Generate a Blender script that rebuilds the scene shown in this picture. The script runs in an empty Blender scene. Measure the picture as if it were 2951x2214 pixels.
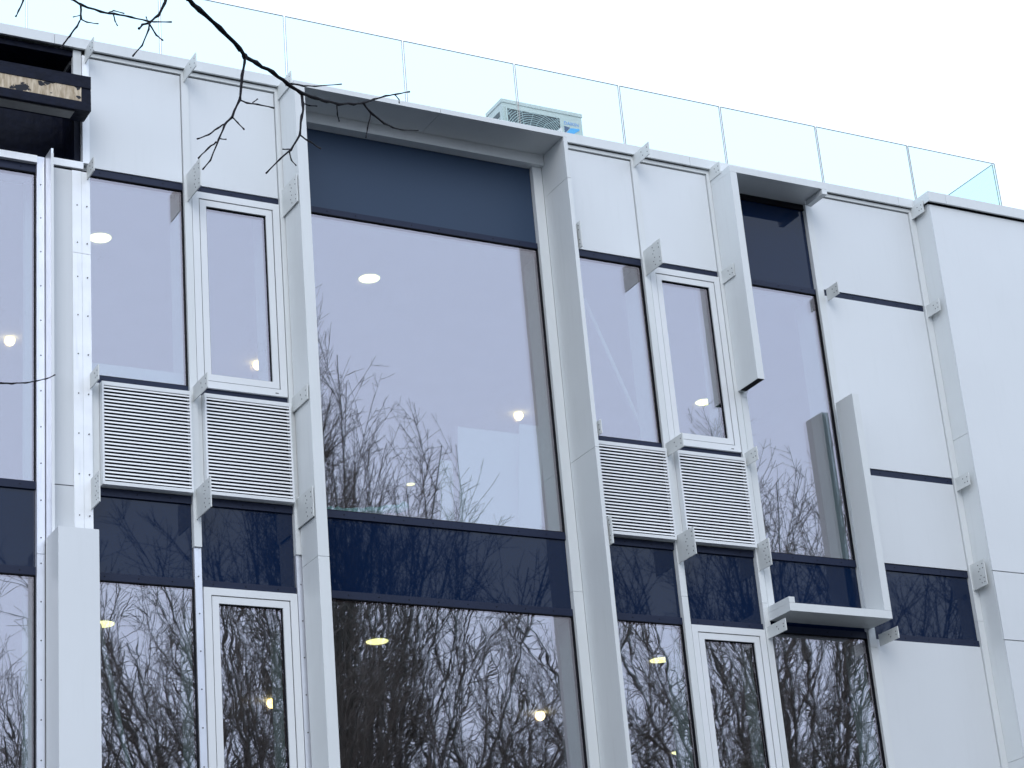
import bpy, math, random
from mathutils import Vector, Matrix

# ------------------------------------------------------------------ camera, sky, sun, exposure
scene = bpy.context.scene
col = scene.collection
cam_data = bpy.data.cameras.new("camera")
cam = bpy.data.objects.new("camera", cam_data)
col.objects.link(cam)
cam_data.sensor_fit = 'HORIZONTAL'
cam_data.sensor_width = 36.0
cam_data.lens = 77.82
cam_data.clip_start = 0.05
cam_data.clip_end = 3000
RIGHT = (0.877283, -0.472930, -0.081924)
DOWN = (0.114948, 0.372733, -0.920792)
FWD = (0.466005, 0.798378, 0.381355)
cam.matrix_world = Matrix(((RIGHT[0], -DOWN[0], -FWD[0], 0.0),
                           (RIGHT[1], -DOWN[1], -FWD[1], -17.0),
                           (RIGHT[2], -DOWN[2], -FWD[2], 1.6),
                           (0, 0, 0, 1)))
scene.camera = cam

SUN_ELEV, SUN_AZ = math.radians(32), math.radians(206)     # azimuth clockwise from +y
world = bpy.data.worlds.new("World")
scene.world = world
world.use_nodes = True
wn, wl = world.node_tree.nodes, world.node_tree.links
wn.clear()
sky = wn.new('ShaderNodeTexSky')
sky.sky_type = 'NISHITA'
sky.sun_disc = False
sky.sun_elevation = SUN_ELEV
sky.sun_rotation = SUN_AZ
sky.dust_density = 4.0
cloud = wn.new('ShaderNodeMix'); cloud.data_type = 'RGBA'
cloud.inputs[0].default_value = 0.90                       # an even overcast layer over the sky
cloud.inputs[7].default_value = (11.7, 13.7, 17.0, 1)
bg = wn.new('ShaderNodeBackground'); bg.inputs[1].default_value = 0.1
wo = wn.new('ShaderNodeOutputWorld')
wl.new(sky.outputs[0], cloud.inputs[6])
wl.new(cloud.outputs[2], bg.inputs[0])
wl.new(bg.outputs[0], wo.inputs[0])

sun_data = bpy.data.lights.new("sun", 'SUN')
sun_data.energy = 0.75
sun_data.angle = math.radians(32)
sun_data.color = (1.0, 0.97, 0.93)
sun = bpy.data.objects.new("sun", sun_data)
col.objects.link(sun)
sd = Vector((math.sin(SUN_AZ) * math.cos(SUN_ELEV), math.cos(SUN_AZ) * math.cos(SUN_ELEV), math.sin(SUN_ELEV)))
sun.rotation_euler = sd.to_track_quat('Z', 'Y').to_euler()

scene.view_settings.view_transform = 'Standard'
scene.view_settings.look = 'None'
scene.view_settings.gamma = 1.0
scene.view_settings.use_curve_mapping = False
scene.view_settings.exposure = 0.1
scene.cycles.max_bounces = 7
scene.cycles.diffuse_bounces = 3
scene.cycles.transparent_max_bounces = 10
scene.cycles.glossy_bounces = 4
scene.cycles.caustics_reflective = False

# ------------------------------------------------------------------ materials
def new_mat(name):
    m = bpy.data.materials.new(name)
    m.use_nodes = True
    nt = m.node_tree
    return m, nt, nt.nodes['Principled BSDF']

def N(nt, kind, **kw):
    n = nt.nodes.new(kind)
    for k, v in kw.items():
        setattr(n, k, v)
    return n

def paint(name, color, rough=0.4, metallic=0.0, var=0.05, bump=0.02, scale=3.0, spec=0.5, dirt=None, tone=0.0):
    """coated or bare metal and board: slight cloudy colour variation, fine relief, optional streaky dirt"""
    m, nt, b = new_mat(name)
    tc = N(nt, 'ShaderNodeTexCoord')
    n1 = N(nt, 'ShaderNodeTexNoise'); n1.inputs['Scale'].default_value = scale; n1.inputs['Detail'].default_value = 6
    nt.links.new(tc.outputs['Object'], n1.inputs['Vector'])
    cr = N(nt, 'ShaderNodeValToRGB')
    cr.color_ramp.elements[0].position = 0.3; cr.color_ramp.elements[1].position = 0.7
    cr.color_ramp.elements[0].color = [c * (1 - var) for c in color] + [1]
    cr.color_ramp.elements[1].color = [min(1, c * (1 + var)) for c in color] + [1]
    nt.links.new(n1.outputs['Fac'], cr.inputs[0])
    last = cr.outputs[0]
    if tone:                                     # each sheet came from a slightly different batch
        oi = N(nt, 'ShaderNodeObjectInfo')
        mr = N(nt, 'ShaderNodeMapRange'); mr.inputs[3].default_value = 1 - tone; mr.inputs[4].default_value = 1 + tone
        nt.links.new(oi.outputs['Random'], mr.inputs[0])
        vm = N(nt, 'ShaderNodeVectorMath', operation='SCALE')
        nt.links.new(last, vm.inputs[0]); nt.links.new(mr.outputs[0], vm.inputs['Scale'])
        last = vm.outputs[0]
    if dirt:
        mp = N(nt, 'ShaderNodeMapping'); mp.inputs['Scale'].default_value = (14, 14, 1.2)
        nt.links.new(tc.outputs['Object'], mp.inputs[0])
        n2 = N(nt, 'ShaderNodeTexNoise'); n2.inputs['Scale'].default_value = 1.5; n2.inputs['Detail'].default_value = 8
        nt.links.new(mp.outputs[0], n2.inputs['Vector'])
        r2 = N(nt, 'ShaderNodeValToRGB'); r2.color_ramp.elements[0].position = 0.55; r2.color_ramp.elements[1].position = 0.8
        nt.links.new(n2.outputs['Fac'], r2.inputs[0])
        ml = N(nt, 'ShaderNodeMath', operation='MULTIPLY'); ml.inputs[1].default_value = dirt[1]
        nt.links.new(r2.outputs[0], ml.inputs[0])
        mx = N(nt, 'ShaderNodeMix', data_type='RGBA')
        mx.inputs[7].default_value = list(dirt[0]) + [1]
        nt.links.new(ml.outputs[0], mx.inputs[0]); nt.links.new(last, mx.inputs[6])
        last = mx.outputs[2]
    nt.links.new(last, b.inputs['Base Color'])
    b.inputs['Roughness'].default_value = rough
    b.inputs['Metallic'].default_value = metallic
    b.inputs['Specular IOR Level'].default_value = spec
    if bump:
        n3 = N(nt, 'ShaderNodeTexNoise'); n3.inputs['Scale'].default_value = scale * 0.8; n3.inputs['Detail'].default_value = 2
        nt.links.new(tc.outputs['Object'], n3.inputs['Vector'])
        bp = N(nt, 'ShaderNodeBump'); bp.inputs['Strength'].default_value = 0.5; bp.inputs['Distance'].default_value = bump
        nt.links.new(n3.outputs['Fac'], bp.inputs['Height'])
        nt.links.new(bp.outputs[0], b.inputs['Normal'])
    return m

def wavy(nt, scale, strength, dist):
    """roller-wave distortion of toughened glass, different on every pane"""
    tc = N(nt, 'ShaderNodeTexCoord'); oi = N(nt, 'ShaderNodeObjectInfo')
    ad = N(nt, 'ShaderNodeVectorMath', operation='ADD')
    sc = N(nt, 'ShaderNodeVectorMath', operation='SCALE'); sc.inputs['Scale'].default_value = 37.0
    cb = N(nt, 'ShaderNodeCombineXYZ')
    for i in range(3):
        nt.links.new(oi.outputs['Random'], cb.inputs[i])
    nt.links.new(cb.outputs[0], sc.inputs[0])
    nt.links.new(tc.outputs['Object'], ad.inputs[0]); nt.links.new(sc.outputs[0], ad.inputs[1])
    n = N(nt, 'ShaderNodeTexNoise'); n.inputs['Scale'].default_value = scale; n.inputs['Detail'].default_value = 1.5
    nt.links.new(ad.outputs[0], n.inputs['Vector'])
    bp = N(nt, 'ShaderNodeBump'); bp.inputs['Strength'].default_value = strength; bp.inputs['Distance'].default_value = dist
    nt.links.new(n.outputs['Fac'], bp.inputs['Height'])
    return bp.outputs[0]

def glazing(name, refl, tint, rcol, scale, dist):
    """coated double glazing: part mirror, part tinted see-through"""
    m, nt, b = new_mat(name)
    nt.nodes.remove(b)
    out = nt.nodes['Material Output']
    gl = N(nt, 'ShaderNodeBsdfGlossy'); gl.inputs['Roughness'].default_value = 0.0; gl.inputs['Color'].default_value = rcol
    tr = N(nt, 'ShaderNodeBsdfTransparent'); tr.inputs['Color'].default_value = tint
    mx = N(nt, 'ShaderNodeMixShader'); mx.inputs[0].default_value = refl
    nt.links.new(tr.outputs[0], mx.inputs[1]); nt.links.new(gl.outputs[0], mx.inputs[2])
    if dist:
        nt.links.new(wavy(nt, scale, 1.0, dist), gl.inputs['Normal'])
    nt.links.new(mx.outputs[0], out.inputs[0])
    return m

def emit(name, color, strength):
    m, nt, b = new_mat(name)
    b.inputs['Base Color'].default_value = list(color) + [1]
    b.inputs['Emission Color'].default_value = list(color) + [1]
    b.inputs['Emission Strength'].default_value = strength
    return m

M = {}
M['white'] = paint('white_coated_aluminium', (0.70, 0.725, 0.725), 0.42, var=0.025, bump=0.004, scale=1.3, tone=0.02, dirt=((0.46, 0.47, 0.46), 0.14))
M['panel'] = paint('white_cladding_sheet', (0.70, 0.725, 0.74), 0.40, var=0.02, bump=0.004, scale=0.9, tone=0.035, dirt=((0.48, 0.50, 0.50), 0.08))
M['frame'] = paint('white_window_frame', (0.76, 0.78, 0.79), 0.35, var=0.02, bump=0.0)
M['slat'] = paint('white_louvre_slat', (0.86, 0.87, 0.88), 0.4, var=0.02, bump=0.0)
M['satin'] = paint('satin_navy_panel', (0.023, 0.047, 0.092), 0.45, var=0.04, bump=0.004, scale=0.8, spec=0.35)
M['plate'] = paint('painted_steel_plate', (0.66, 0.68, 0.665), 0.5, var=0.05, bump=0.002, scale=9)
M['alu'] = paint('bare_aluminium', (0.80, 0.83, 0.90), 0.38, metallic=0.55, var=0.05, bump=0.004, scale=5, dirt=((0.5, 0.52, 0.56), 0.35))
M['alu_bright'] = paint('foil_faced_aluminium', (0.93, 0.95, 0.97), 0.45, metallic=0.15, var=0.04, bump=0.006, scale=6, dirt=((0.6, 0.63, 0.68), 0.4))
M['navy'] = paint('navy_transom_coat', (0.011, 0.018, 0.046), 0.5, var=0.06, bump=0.0, spec=0.3)
M['black'] = paint('black_gasket_rubber', (0.004, 0.005, 0.009), 0.7, var=0.1, bump=0.0, spec=0.2)
M['membrane'] = paint('black_bitumen_membrane', (0.003, 0.005, 0.016), 0.5, var=0.3, bump=0.02, scale=14, spec=0.15)
M['dark'] = paint('dark_bolt_hole', (0.02, 0.02, 0.022), 0.7, var=0.1, bump=0.0)
M['inner'] = paint('interior_plaster', (0.60, 0.62, 0.62), 0.8, var=0.05, bump=0.0)
M['ceil'] = paint('interior_ceiling', (0.62, 0.63, 0.64), 0.85, var=0.05, bump=0.0)
M['reveal'] = paint('interior_reveal_board', (0.86, 0.90, 0.91), 0.8, var=0.05, bump=0.0)
M['concrete'] = paint('slab_concrete', (0.28, 0.28, 0.28), 0.85, var=0.12, bump=0.02, scale=6)
M['roof'] = paint('roof_felt', (0.16, 0.165, 0.17), 0.9, var=0.15, bump=0.02, scale=8)
M['board'] = paint('plasterboard', (0.88, 0.89, 0.90), 0.8, var=0.04, bump=0.0)
M['acwhite'] = paint('air_conditioner_casing', (0.64, 0.60, 0.57), 0.45, var=0.03, bump=0.0)
M['grille'] = paint('grey_wire', (0.60, 0.62, 0.63), 0.5, var=0.05, bump=0.0)
M['fandark'] = paint('fan_well', (0.05, 0.055, 0.06), 0.7, var=0.1, bump=0.0)
M['logo_dark'] = paint('logo_dark_blue', (0.02, 0.05, 0.16), 0.5, var=0.0, bump=0.0)
M['logo_light'] = paint('logo_light_blue', (0.06, 0.42, 0.85), 0.5, var=0.0, bump=0.0)
M['logo_text'] = paint('logo_text_blue', (0.12, 0.30, 0.75), 0.5, var=0.0, bump=0.0)
M['film'] = paint('turquoise_film', (0.45, 0.95, 0.90), 0.2, var=0.15, bump=0.03, scale=20)
M['bark'] = paint('dark_bark', (0.14, 0.125, 0.105), 0.9, var=0.35, bump=0.02, scale=25)
M['twig'] = paint('brown_twig', (0.16, 0.130, 0.105), 0.85, var=0.3, bump=0.0, scale=9)
M['twig_near'] = paint('near_black_twig', (0.009, 0.008, 0.011), 0.8, var=0.3, bump=0.002, scale=60, spec=0.15)  # even near-black colour for the overhanging limb and its twigs
M['ground'] = paint('asphalt', (0.06, 0.06, 0.062), 0.9, var=0.2, bump=0.01, scale=4)
M['paving'] = paint('dark_paving', (0.09, 0.09, 0.09), 0.85, var=0.12, bump=0.01, scale=3)
M['glass'] = glazing('coated_window_glass', 0.275, (0.72, 0.80, 0.79, 1), (0.98, 0.91, 1.0, 1), 1.1, 0.0006)
M['glass_wavy'] = glazing('wavy_window_glass', 0.275, (0.72, 0.80, 0.79, 1), (0.98, 0.91, 1.0, 1), 2.2, 0.0010)
M['rail'] = glazing('balustrade_glass', 0.03, (0.885, 0.975, 0.97, 1), (1, 1, 1, 1), 1, 0)
M['rail_edge'] = paint('glass_cut_edge', (0.40, 0.38, 0.34), 0.3, var=0.0, bump=0.0)
M['drop'] = glazing('rain_drop', 0.35, (0.9, 0.92, 0.95, 1), (1, 1, 1, 1), 1, 0)
M['lamp'] = emit('downlight_diffuser', (1.0, 0.84, 0.36), 3.6)
M['bulb'] = emit('warm_bulb', (1.0, 0.66, 0.25), 9.0)

m, nt, b = new_mat('navy_spandrel_glass'); M['spandrel'] = m
b.inputs['Base Color'].default_value = (0.003, 0.0125, 0.043, 1)
b.inputs['Roughness'].default_value = 0.015
b.inputs['IOR'].default_value = 1.40
nt.links.new(wavy(nt, 1.2, 1.0, 0.0006), b.inputs['Normal'])

m, nt, b = new_mat('weathered_osb'); M['osb'] = m            # torn membrane over oriented-strand board
tc = N(nt, 'ShaderNodeTexCoord')
mp = N(nt, 'ShaderNodeMapping'); mp.inputs['Scale'].default_value = (22, 6, 5)
nt.links.new(tc.outputs['Object'], mp.inputs[0])
n1 = N(nt, 'ShaderNodeTexNoise'); n1.inputs['Scale'].default_value = 2; n1.inputs['Detail'].default_value = 6
nt.links.new(mp.outputs[0], n1.inputs['Vector'])
r1 = N(nt, 'ShaderNodeValToRGB')
r1.color_ramp.elements[0].color = (0.32, 0.24, 0.15, 1); r1.color_ramp.elements[0].position = 0.3
r1.color_ramp.elements[1].color = (0.66, 0.56, 0.42, 1); r1.color_ramp.elements[1].position = 0.68
nt.links.new(n1.outputs['Fac'], r1.inputs[0])
n2 = N(nt, 'ShaderNodeTexNoise'); n2.inputs['Scale'].default_value = 11; n2.inputs['Detail'].default_value = 4
nt.links.new(tc.outputs['Object'], n2.inputs['Vector'])
r2 = N(nt, 'ShaderNodeValToRGB'); r2.color_ramp.elements[0].position = 0.575; r2.color_ramp.elements[1].position = 0.60
nt.links.new(n2.outputs['Fac'], r2.inputs[0])
mx = N(nt, 'ShaderNodeMix', data_type='RGBA'); mx.inputs[7].default_value = (0.012, 0.014, 0.022, 1)
nt.links.new(r2.outputs[0], mx.inputs[0]); nt.links.new(r1.outputs[0], mx.inputs[6])
nt.links.new(mx.outputs[2], b.inputs['Base Color']); b.inputs['Roughness'].default_value = 0.8

# ------------------------------------------------------------------ mesh helpers
class MB:
    """collects shapes and links them as one mesh object"""
    def __init__(self):
        self.v, self.f, self.mi = [], [], []
    def box(self, x0, x1, y0, y1, z0, z1, mi=0):
        i = len(self.v)
        self.v += [(x0, y0, z0), (x1, y0, z0), (x1, y1, z0), (x0, y1, z0), (x0, y0, z1), (x1, y0, z1), (x1, y1, z1), (x0, y1, z1)]
        self.f += [(i, i + 3, i + 2, i + 1), (i + 4, i + 5, i + 6, i + 7), (i, i + 1, i + 5, i + 4), (i + 1, i + 2, i + 6, i + 5), (i + 2, i + 3, i + 7, i + 6), (i + 3, i, i + 4, i + 7)]
        self.mi += [mi] * 6
        return self
    def prism(self, pts, axis, a0, a1, mi=0):
        """closed outline pts extruded along axis ('x','y','z') from a0 to a1"""
        n = len(pts); i = len(self.v)
        def P(p, a):
            return {'x': (a, p[0], p[1]), 'y': (p[0], a, p[1]), 'z': (p[0], p[1], a)}[axis]
        self.v += [P(p, a0) for p in pts] + [P(p, a1) for p in pts]
        self.f += [tuple(range(i, i + n)), tuple(range(i + 2 * n - 1, i + n - 1, -1))]
        self.f += [(i + k, i + n + k, i + n + (k + 1) % n, i + (k + 1) % n) for k in range(n)]
        self.mi += [mi] * (n + 2)
        return self
    def ring(self, x0, x1, z0, z1, wl, wr, wb, wt, y0, y1, mi=0):
        """rectangular frame in the facade plane, bars butted end to end"""
        self.box(x0, x0 + wl, y0, y1, z0, z1, mi); self.box(x1 - wr, x1, y0, y1, z0, z1, mi)
        self.box(x0 + wl, x1 - wr, y0, y1, z0, z0 + wb, mi); self.box(x0 + wl, x1 - wr, y0, y1, z1 - wt, z1, mi)
        return self
    def tube(self, pts, rad, n=6, cap=True, mi=0):
        i0 = len(self.v); m = len(pts)
        up = Vector((0.31, 0.17, 0.93))
        for k, p in enumerate(pts):
            p = Vector(p)
            d = (Vector(pts[min(k + 1, m - 1)]) - Vector(pts[max(k - 1, 0)])).normalized()
            a = d.cross(up)
            if a.length < 1e-3: a = d.cross(Vector((1, 0, 0)))
            a.normalize(); b = d.cross(a)
            r = rad[k] if hasattr(rad, '__len__') else rad
            for j in range(n):
                t = 2 * math.pi * j / n
                self.v.append(tuple(p + a * (r * math.cos(t)) + b * (r * math.sin(t))))
        for k in range(m - 1):
            for j in range(n):
                q = i0 + k * n
                self.f.append((q + j, q + (j + 1) % n, q + n + (j + 1) % n, q + n + j)); self.mi.append(mi)
        if cap:
            self.f.append(tuple(range(i0 + n - 1, i0 - 1, -1))); self.f.append(tuple(range(i0 + (m - 1) * n, i0 + m * n))); self.mi += [mi, mi]
        return self
    def build(self, name, mats, parent=None, smooth=False, loc=None):
        me = bpy.data.meshes.new(name)
        me.from_pydata(self.v, [], self.f)
        for mt in (mats if isinstance(mats, (list, tuple)) else [mats]):
            me.materials.append(M[mt])
        if any(self.mi): me.polygons.foreach_set('material_index', self.mi)
        if smooth: me.polygons.foreach_set('use_smooth', [True] * len(me.polygons))
        o = bpy.data.objects.new(name, me)
        col.objects.link(o)
        if loc: o.location = loc
        if parent:
            o.parent = parent
            if parent.parent is None and parent.type == 'EMPTY': o.matrix_parent_inverse = Matrix.Translation(-parent.location)
        return o

def tag(o, label=None, cat=None, group=None, kind=None):
    if label: o['label'] = label
    if cat: o['category'] = cat
    if group: o['group'] = group
    if kind: o['kind'] = kind
    return o

def empty(name, loc=(0, 0, 0)):
    o = bpy.data.objects.new(name, None)
    o.empty_display_size = 0.3
    o.location = loc
    col.objects.link(o)
    return o

def box(name, mat, parent, x0, x1, y0, y1, z0, z1):
    return MB().box(x0, x1, y0, y1, z0, z1).build(name, mat, parent)

# ------------------------------------------------------------------ ground
tag(MB().box(-600, 600, -600, 600, -0.5, 0.0).build('ground', 'ground'), kind='structure')
tag(MB().box(-60, 60, -9, 8, 0.0, 0.12).build('pavement', 'paving'), kind='structure')

# ------------------------------------------------------------------ the building
BL = empty('office_building', (10, 3, 0))
tag(BL, 'white panelled office building with navy spandrels, projecting box frames and unfinished cladding brackets', 'building')

Z_HEAD, Z_HEADT = 11.24, 11.31        # transom under the top panels
Z_MIDB, Z_MIDT = 9.212, 9.285         # transom above the louvres
Z_SILLT, Z_SILLB = 8.25, 8.18         # upper floor sill
Z_SPB, Z_LHEAD = 7.495, 7.427         # lower floor head
Z_BOT = 5.40
YG = 0.020                            # outer face of the glass
YP = -0.012                           # face of the cladding panels
YC = -0.030                           # face of the mullion caps

def fixed_window(x0, x1, z0, z1, wavy_glass=False, dy=0.0):
    g = 0.007
    f = MB().ring(x0, x1, z0, z1, g, g, g, g, 0.002 + dy, 0.075 + dy).build('window', 'black', BL)
    MB().box(x0 + g, x1 - g, YG + dy, YG + dy + 0.024, z0 + g, z1 - g).build('pane', 'glass_wavy' if wavy_glass else 'glass', f)
    return f

def opening_window(x0, x1, z0, z1):
    a, s = 0.066, 0.062
    f = MB().ring(x0, x1, z0, z1, a, a, a, a, -0.026, 0.08).build('window', 'frame', BL)
    MB().ring(x0 + a + .002, x1 - a - .002, z0 + a + .002, z1 - a - .002, .006, .006, .006, .006, -0.012, 0.03).build('shadow_gap', 'black', f)
    MB().ring(x0 + a + .008, x1 - a - .008, z0 + a + .008, z1 - a - .008, s, s, s, s, -0.020, 0.06).build('sash', 'frame', f)
    q = a + .008 + s
    MB().ring(x0 + q, x1 - q, z0 + q, z1 - q, .008, .008, .008, .008, -0.004, 0.05).build('gasket', 'black', f)
    MB().box(x0 + q + .008, x1 - q - .008, YG - .012, YG + .012, z0 + q + .008, z1 - q - .008).build('pane', 'glass_wavy', f)
    MB().box(x1 - 0.12, x1 - 0.09, -0.0275, -0.020, z0 + .022, z0 + .030).build('drain_slot', 'dark', f)
    return f

def transom(x0, x1, z0, z1, y=0.0):
    t = box('transom', 'navy', BL, x0, x1, y, y + 0.07, z0, z1)
    k = MB(); x = x0 + 0.10
    while x < x1 - 0.05:
        k.prism([(x + .0055 * math.cos(a), (z0 + z1) / 2 + .0055 * math.sin(a)) for a in [i * math.pi / 3 for i in range(6)]], 'y', y - 0.003, y + 0.002)
        x += 0.30
    if k.v: tag(k.build('screws', 'black', t), kind='stuff')
    return t

def spandrel(x0, x1, z0, z1, dy=0.0, mat='spandrel'):
    box('spandrel_pane', mat, BL, x0, x1, 0.022 + dy, 0.05 + dy, z0, z1)

def sill_band(x0, x1, zbt=Z_LHEAD):
    """transom, navy glass, transom between the storeys"""
    transom(x0, x1, Z_SILLB, Z_SILLT)
    spandrel(x0, x1, Z_SPB, Z_SILLB)
    transom(x0, x1, zbt, Z_SPB)

# columns of the grid
W0 = (4.10, 5.236); W1 = (5.725, 6.618); WA = (6.692, 7.566); BIG = (7.722, 10.432)
W2 = (10.612, 11.572); WB = (11.648, 12.512); W3 = (12.585, 13.772); PR = (13.862, 15.225)
UP = (Z_MIDT, Z_HEAD)

# upper and lower glazing
fixed_window(W0[0], W0[1], Z_SILLT - .015, 11.175)
fixed_window(W1[0], W1[1], *UP); fixed_window(W2[0], W2[1], *UP)
for c in (WA, WB):
    opening_window(c[0] + .004, c[1] - .006, UP[0], UP[1]); opening_window(c[0] + .004, c[1] - .006, 5.47, Z_LHEAD)
    for z0, z1 in (UP, (5.47, Z_LHEAD)):
        box('joint_gasket', 'black', BL, c[1] - .0055, c[1] + .0015, 0.0, 0.06, z0, z1)
# the big windows stand back in their projecting frame
BY, BZ = 0.12, (7.468, 7.537, 8.226, 8.296, 11.308, 12.262)
fixed_window(BIG[0], BIG[1], BZ[3], BZ[4], dy=BY); fixed_window(BIG[0], BIG[1], Z_BOT, BZ[0], True, BY)
fixed_window(W3[0] + .087, W3[1], Z_SILLT, Z_HEAD)
for z0, z1 in ((7.61, 9.90), (9.903, 12.24)):
    box('jamb_bar', 'white', BL, 12.591, 12.668, -0.024, -0.002, z0, z1)
for c in (W0, W1, W2, W3):
    fixed_window(c[0], c[1], Z_BOT, Z_LHEAD, True)

# transoms, navy bands
for c in (W1, WA, W2, WB):
    transom(c[0], c[1], Z_HEAD, Z_HEADT); transom(c[0], c[1], Z_MIDB, Z_MIDT)
for c in (W0, W1, WA, W2, WB, W3):
    sill_band(*c)
transom(BIG[0], BIG[1], BZ[2], BZ[3], BY); spandrel(BIG[0], BIG[1], BZ[1], BZ[2], BY); transom(BIG[0], BIG[1], BZ[0], BZ[1], BY)
sill_band(*PR)
transom(BIG[0], BIG[1], BZ[4], BZ[4] + .06, BY); spandrel(BIG[0], BIG[1], BZ[4] + .06, BZ[5], BY, 'satin')
transom(W3[0], W3[1], Z_HEAD, Z_HEAD + .06); spandrel(W3[0], W3[1], Z_HEAD + .06, 12.25)
transom(PR[0], PR[1], Z_HEAD, Z_HEADT); transom(PR[0], PR[1], Z_MIDB, Z_MIDT)

# white cladding panels
def panel(x0, x1, z0, z1, y=YP, mat='panel'):
    return box('cladding_panel', mat, BL, x0 + .004, x1 - .006, y, y + .05, z0 + .002, z1 - .003)
for c in (W1, WA, W2, WB):
    panel(c[0], c[1], Z_HEADT, 12.445)
panel(PR[0], PR[1], Z_HEADT, 12.445); panel(PR[0], PR[1], Z_MIDT, Z_HEAD); panel(PR[0], PR[1], Z_SILLT, Z_MIDB)
panel(PR[0], PR[1], Z_BOT, Z_LHEAD)
# dark backing in the joints
for c in (W1, WA, W2, WB, PR):
    box('joint_backing', 'black', BL, c[0] - .02, c[1] + .02, 0.045, 0.075, Z_HEADT, 12.52)
box('joint_backing', 'black', BL, PR[0] - .02, PR[1] + .02, 0.051, 0.08, Z_BOT, Z_SILLB - .7)
box('joint_backing', 'black', BL, PR[0] - .02, PR[1] + .02, 0.076, 0.10, Z_SILLT, Z_HEADT)

# strip profile above the panels
for x0, x1 in ((W1[0], WA[1] + .07), (W2[0] - .08, WB[1] + .07), (PR[0], PR[1] + .08)):
    box('head_trim', 'white', BL, x0, x1, -0.028, 0.044, 12.457, 12.496)

# mullion caps
def cap(x0, x1, z0, z1, mat='white', y=YC, screws=False):
    c = box('mullion_cap', mat, BL, x0, x1, y, 0.10, z0, z1)
    if screws:
        k = MB(); z = z0 + 0.14
        while z < z1:
            k.prism([((x0 + x1) / 2 + 0.006 * math.cos(a), z + .006 * math.sin(a)) for a in [i * math.pi / 3 for i in range(6)]], 'y', y - 0.004, y + 0.002)
            z += 0.33
        tag(k.build('screws', 'dark', c), kind='stuff')
    return c
cap(5.238, 5.305, Z_BOT, 7.60, 'alu', screws=True); cap(5.238, 5.305, 7.604, 11.325, 'alu', screws=True)
cap(6.620, 6.690, 7.784, 12.456); cap(6.624, 6.688, Z_BOT, 7.782, 'alu', -0.012, True)
cap(7.568, 7.640, 7.79, 12.456); cap(7.572, 7.640, Z_BOT, 7.788, 'alu', -0.012, True)
cap(10.592, 10.610, Z_BOT, 7.70); cap(10.592, 10.610, 7.703, 12.456)
for z0, z1 in ((Z_BOT, 7.70), (7.703, 12.262)):
    box('jamb_bar', 'white', BL, 10.436, 10.542, 0.085, 0.20, z0, z1); box('jamb_bar', 'white', BL, 7.66, 7.720, 0.085, 0.20, z0, z1)
cap(11.574, 11.646, Z_BOT, 7.70); cap(11.574, 11.646, 7.703, 12.456)
cap(12.514, 12.583, Z_BOT, 7.70); cap(12.514, 12.583, 7.703, 12.456)
cap(13.776, 13.860, Z_BOT, 7.33); cap(13.776, 13.860, 7.333, 12.456)
cap(15.227, 15.306, Z_BOT, 7.70); cap(15.227, 15.306, 7.703, 12.456)

# big window: white head bar inside the projecting frame
box('head_bar', 'white', BL, 7.66, 10.542, 0.025, 0.20, 12.226, 12.343)
box('head_bar', 'black', BL, W3[0], W3[1], -0.001, 0.10, 12.25, 12.44)

# louvred grilles
slat_me = {}
def louvre(x0, x1, z0, z1):
    yf, t = -0.080, 0.018
    f = MB().ring(x0, x1, z0, z1, t, t, 0.030, 0.036, yf, 0.0).build('louvre_grille', 'frame', BL)
    box('backing', 'black', f, x0 + t, x1 - t, -0.020, -0.010, z0 + .030, z1 - .036)
    w = round(x1 - x0 - 2 * t, 4)
    if w not in slat_me:
        mb = MB().prism([(-0.077, 0.0), (-0.074, 0.0), (-0.068, 0.014), (-0.069, 0.0165), (-0.071, 0.0165)], 'x', 0, w)
        me = bpy.data.meshes.new('slat'); me.from_pydata(mb.v, [], mb.f); me.materials.append(M['slat']); slat_me[w] = me
    n = 27; h = (z1 - .036) - (z0 + .030)
    for i in range(n):
        s = bpy.data.objects.new('slat', slat_me[w]); col.objects.link(s)
        s.location = (x0 + t, 0, z0 + .030 + h * (i + .35) / n)
        s.parent = f
    return f
LZ = (8.255, 9.205)
louvre(5.795, 6.612, *LZ); louvre(6.735, 7.560, *LZ); louvre(10.70, 11.566, *LZ); louvre(11.692, 12.506, *LZ)
# the caps widen to flat side trims beside the grilles
for x0, x1 in ((5.727, 5.792), (6.694, 6.732), (10.602, 10.697), (11.650, 11.689)):
    box('side_trim', 'white', BL, x0, x1, -0.012, 0.06, Z_SILLT + .005, Z_MIDB - .002)

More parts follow.
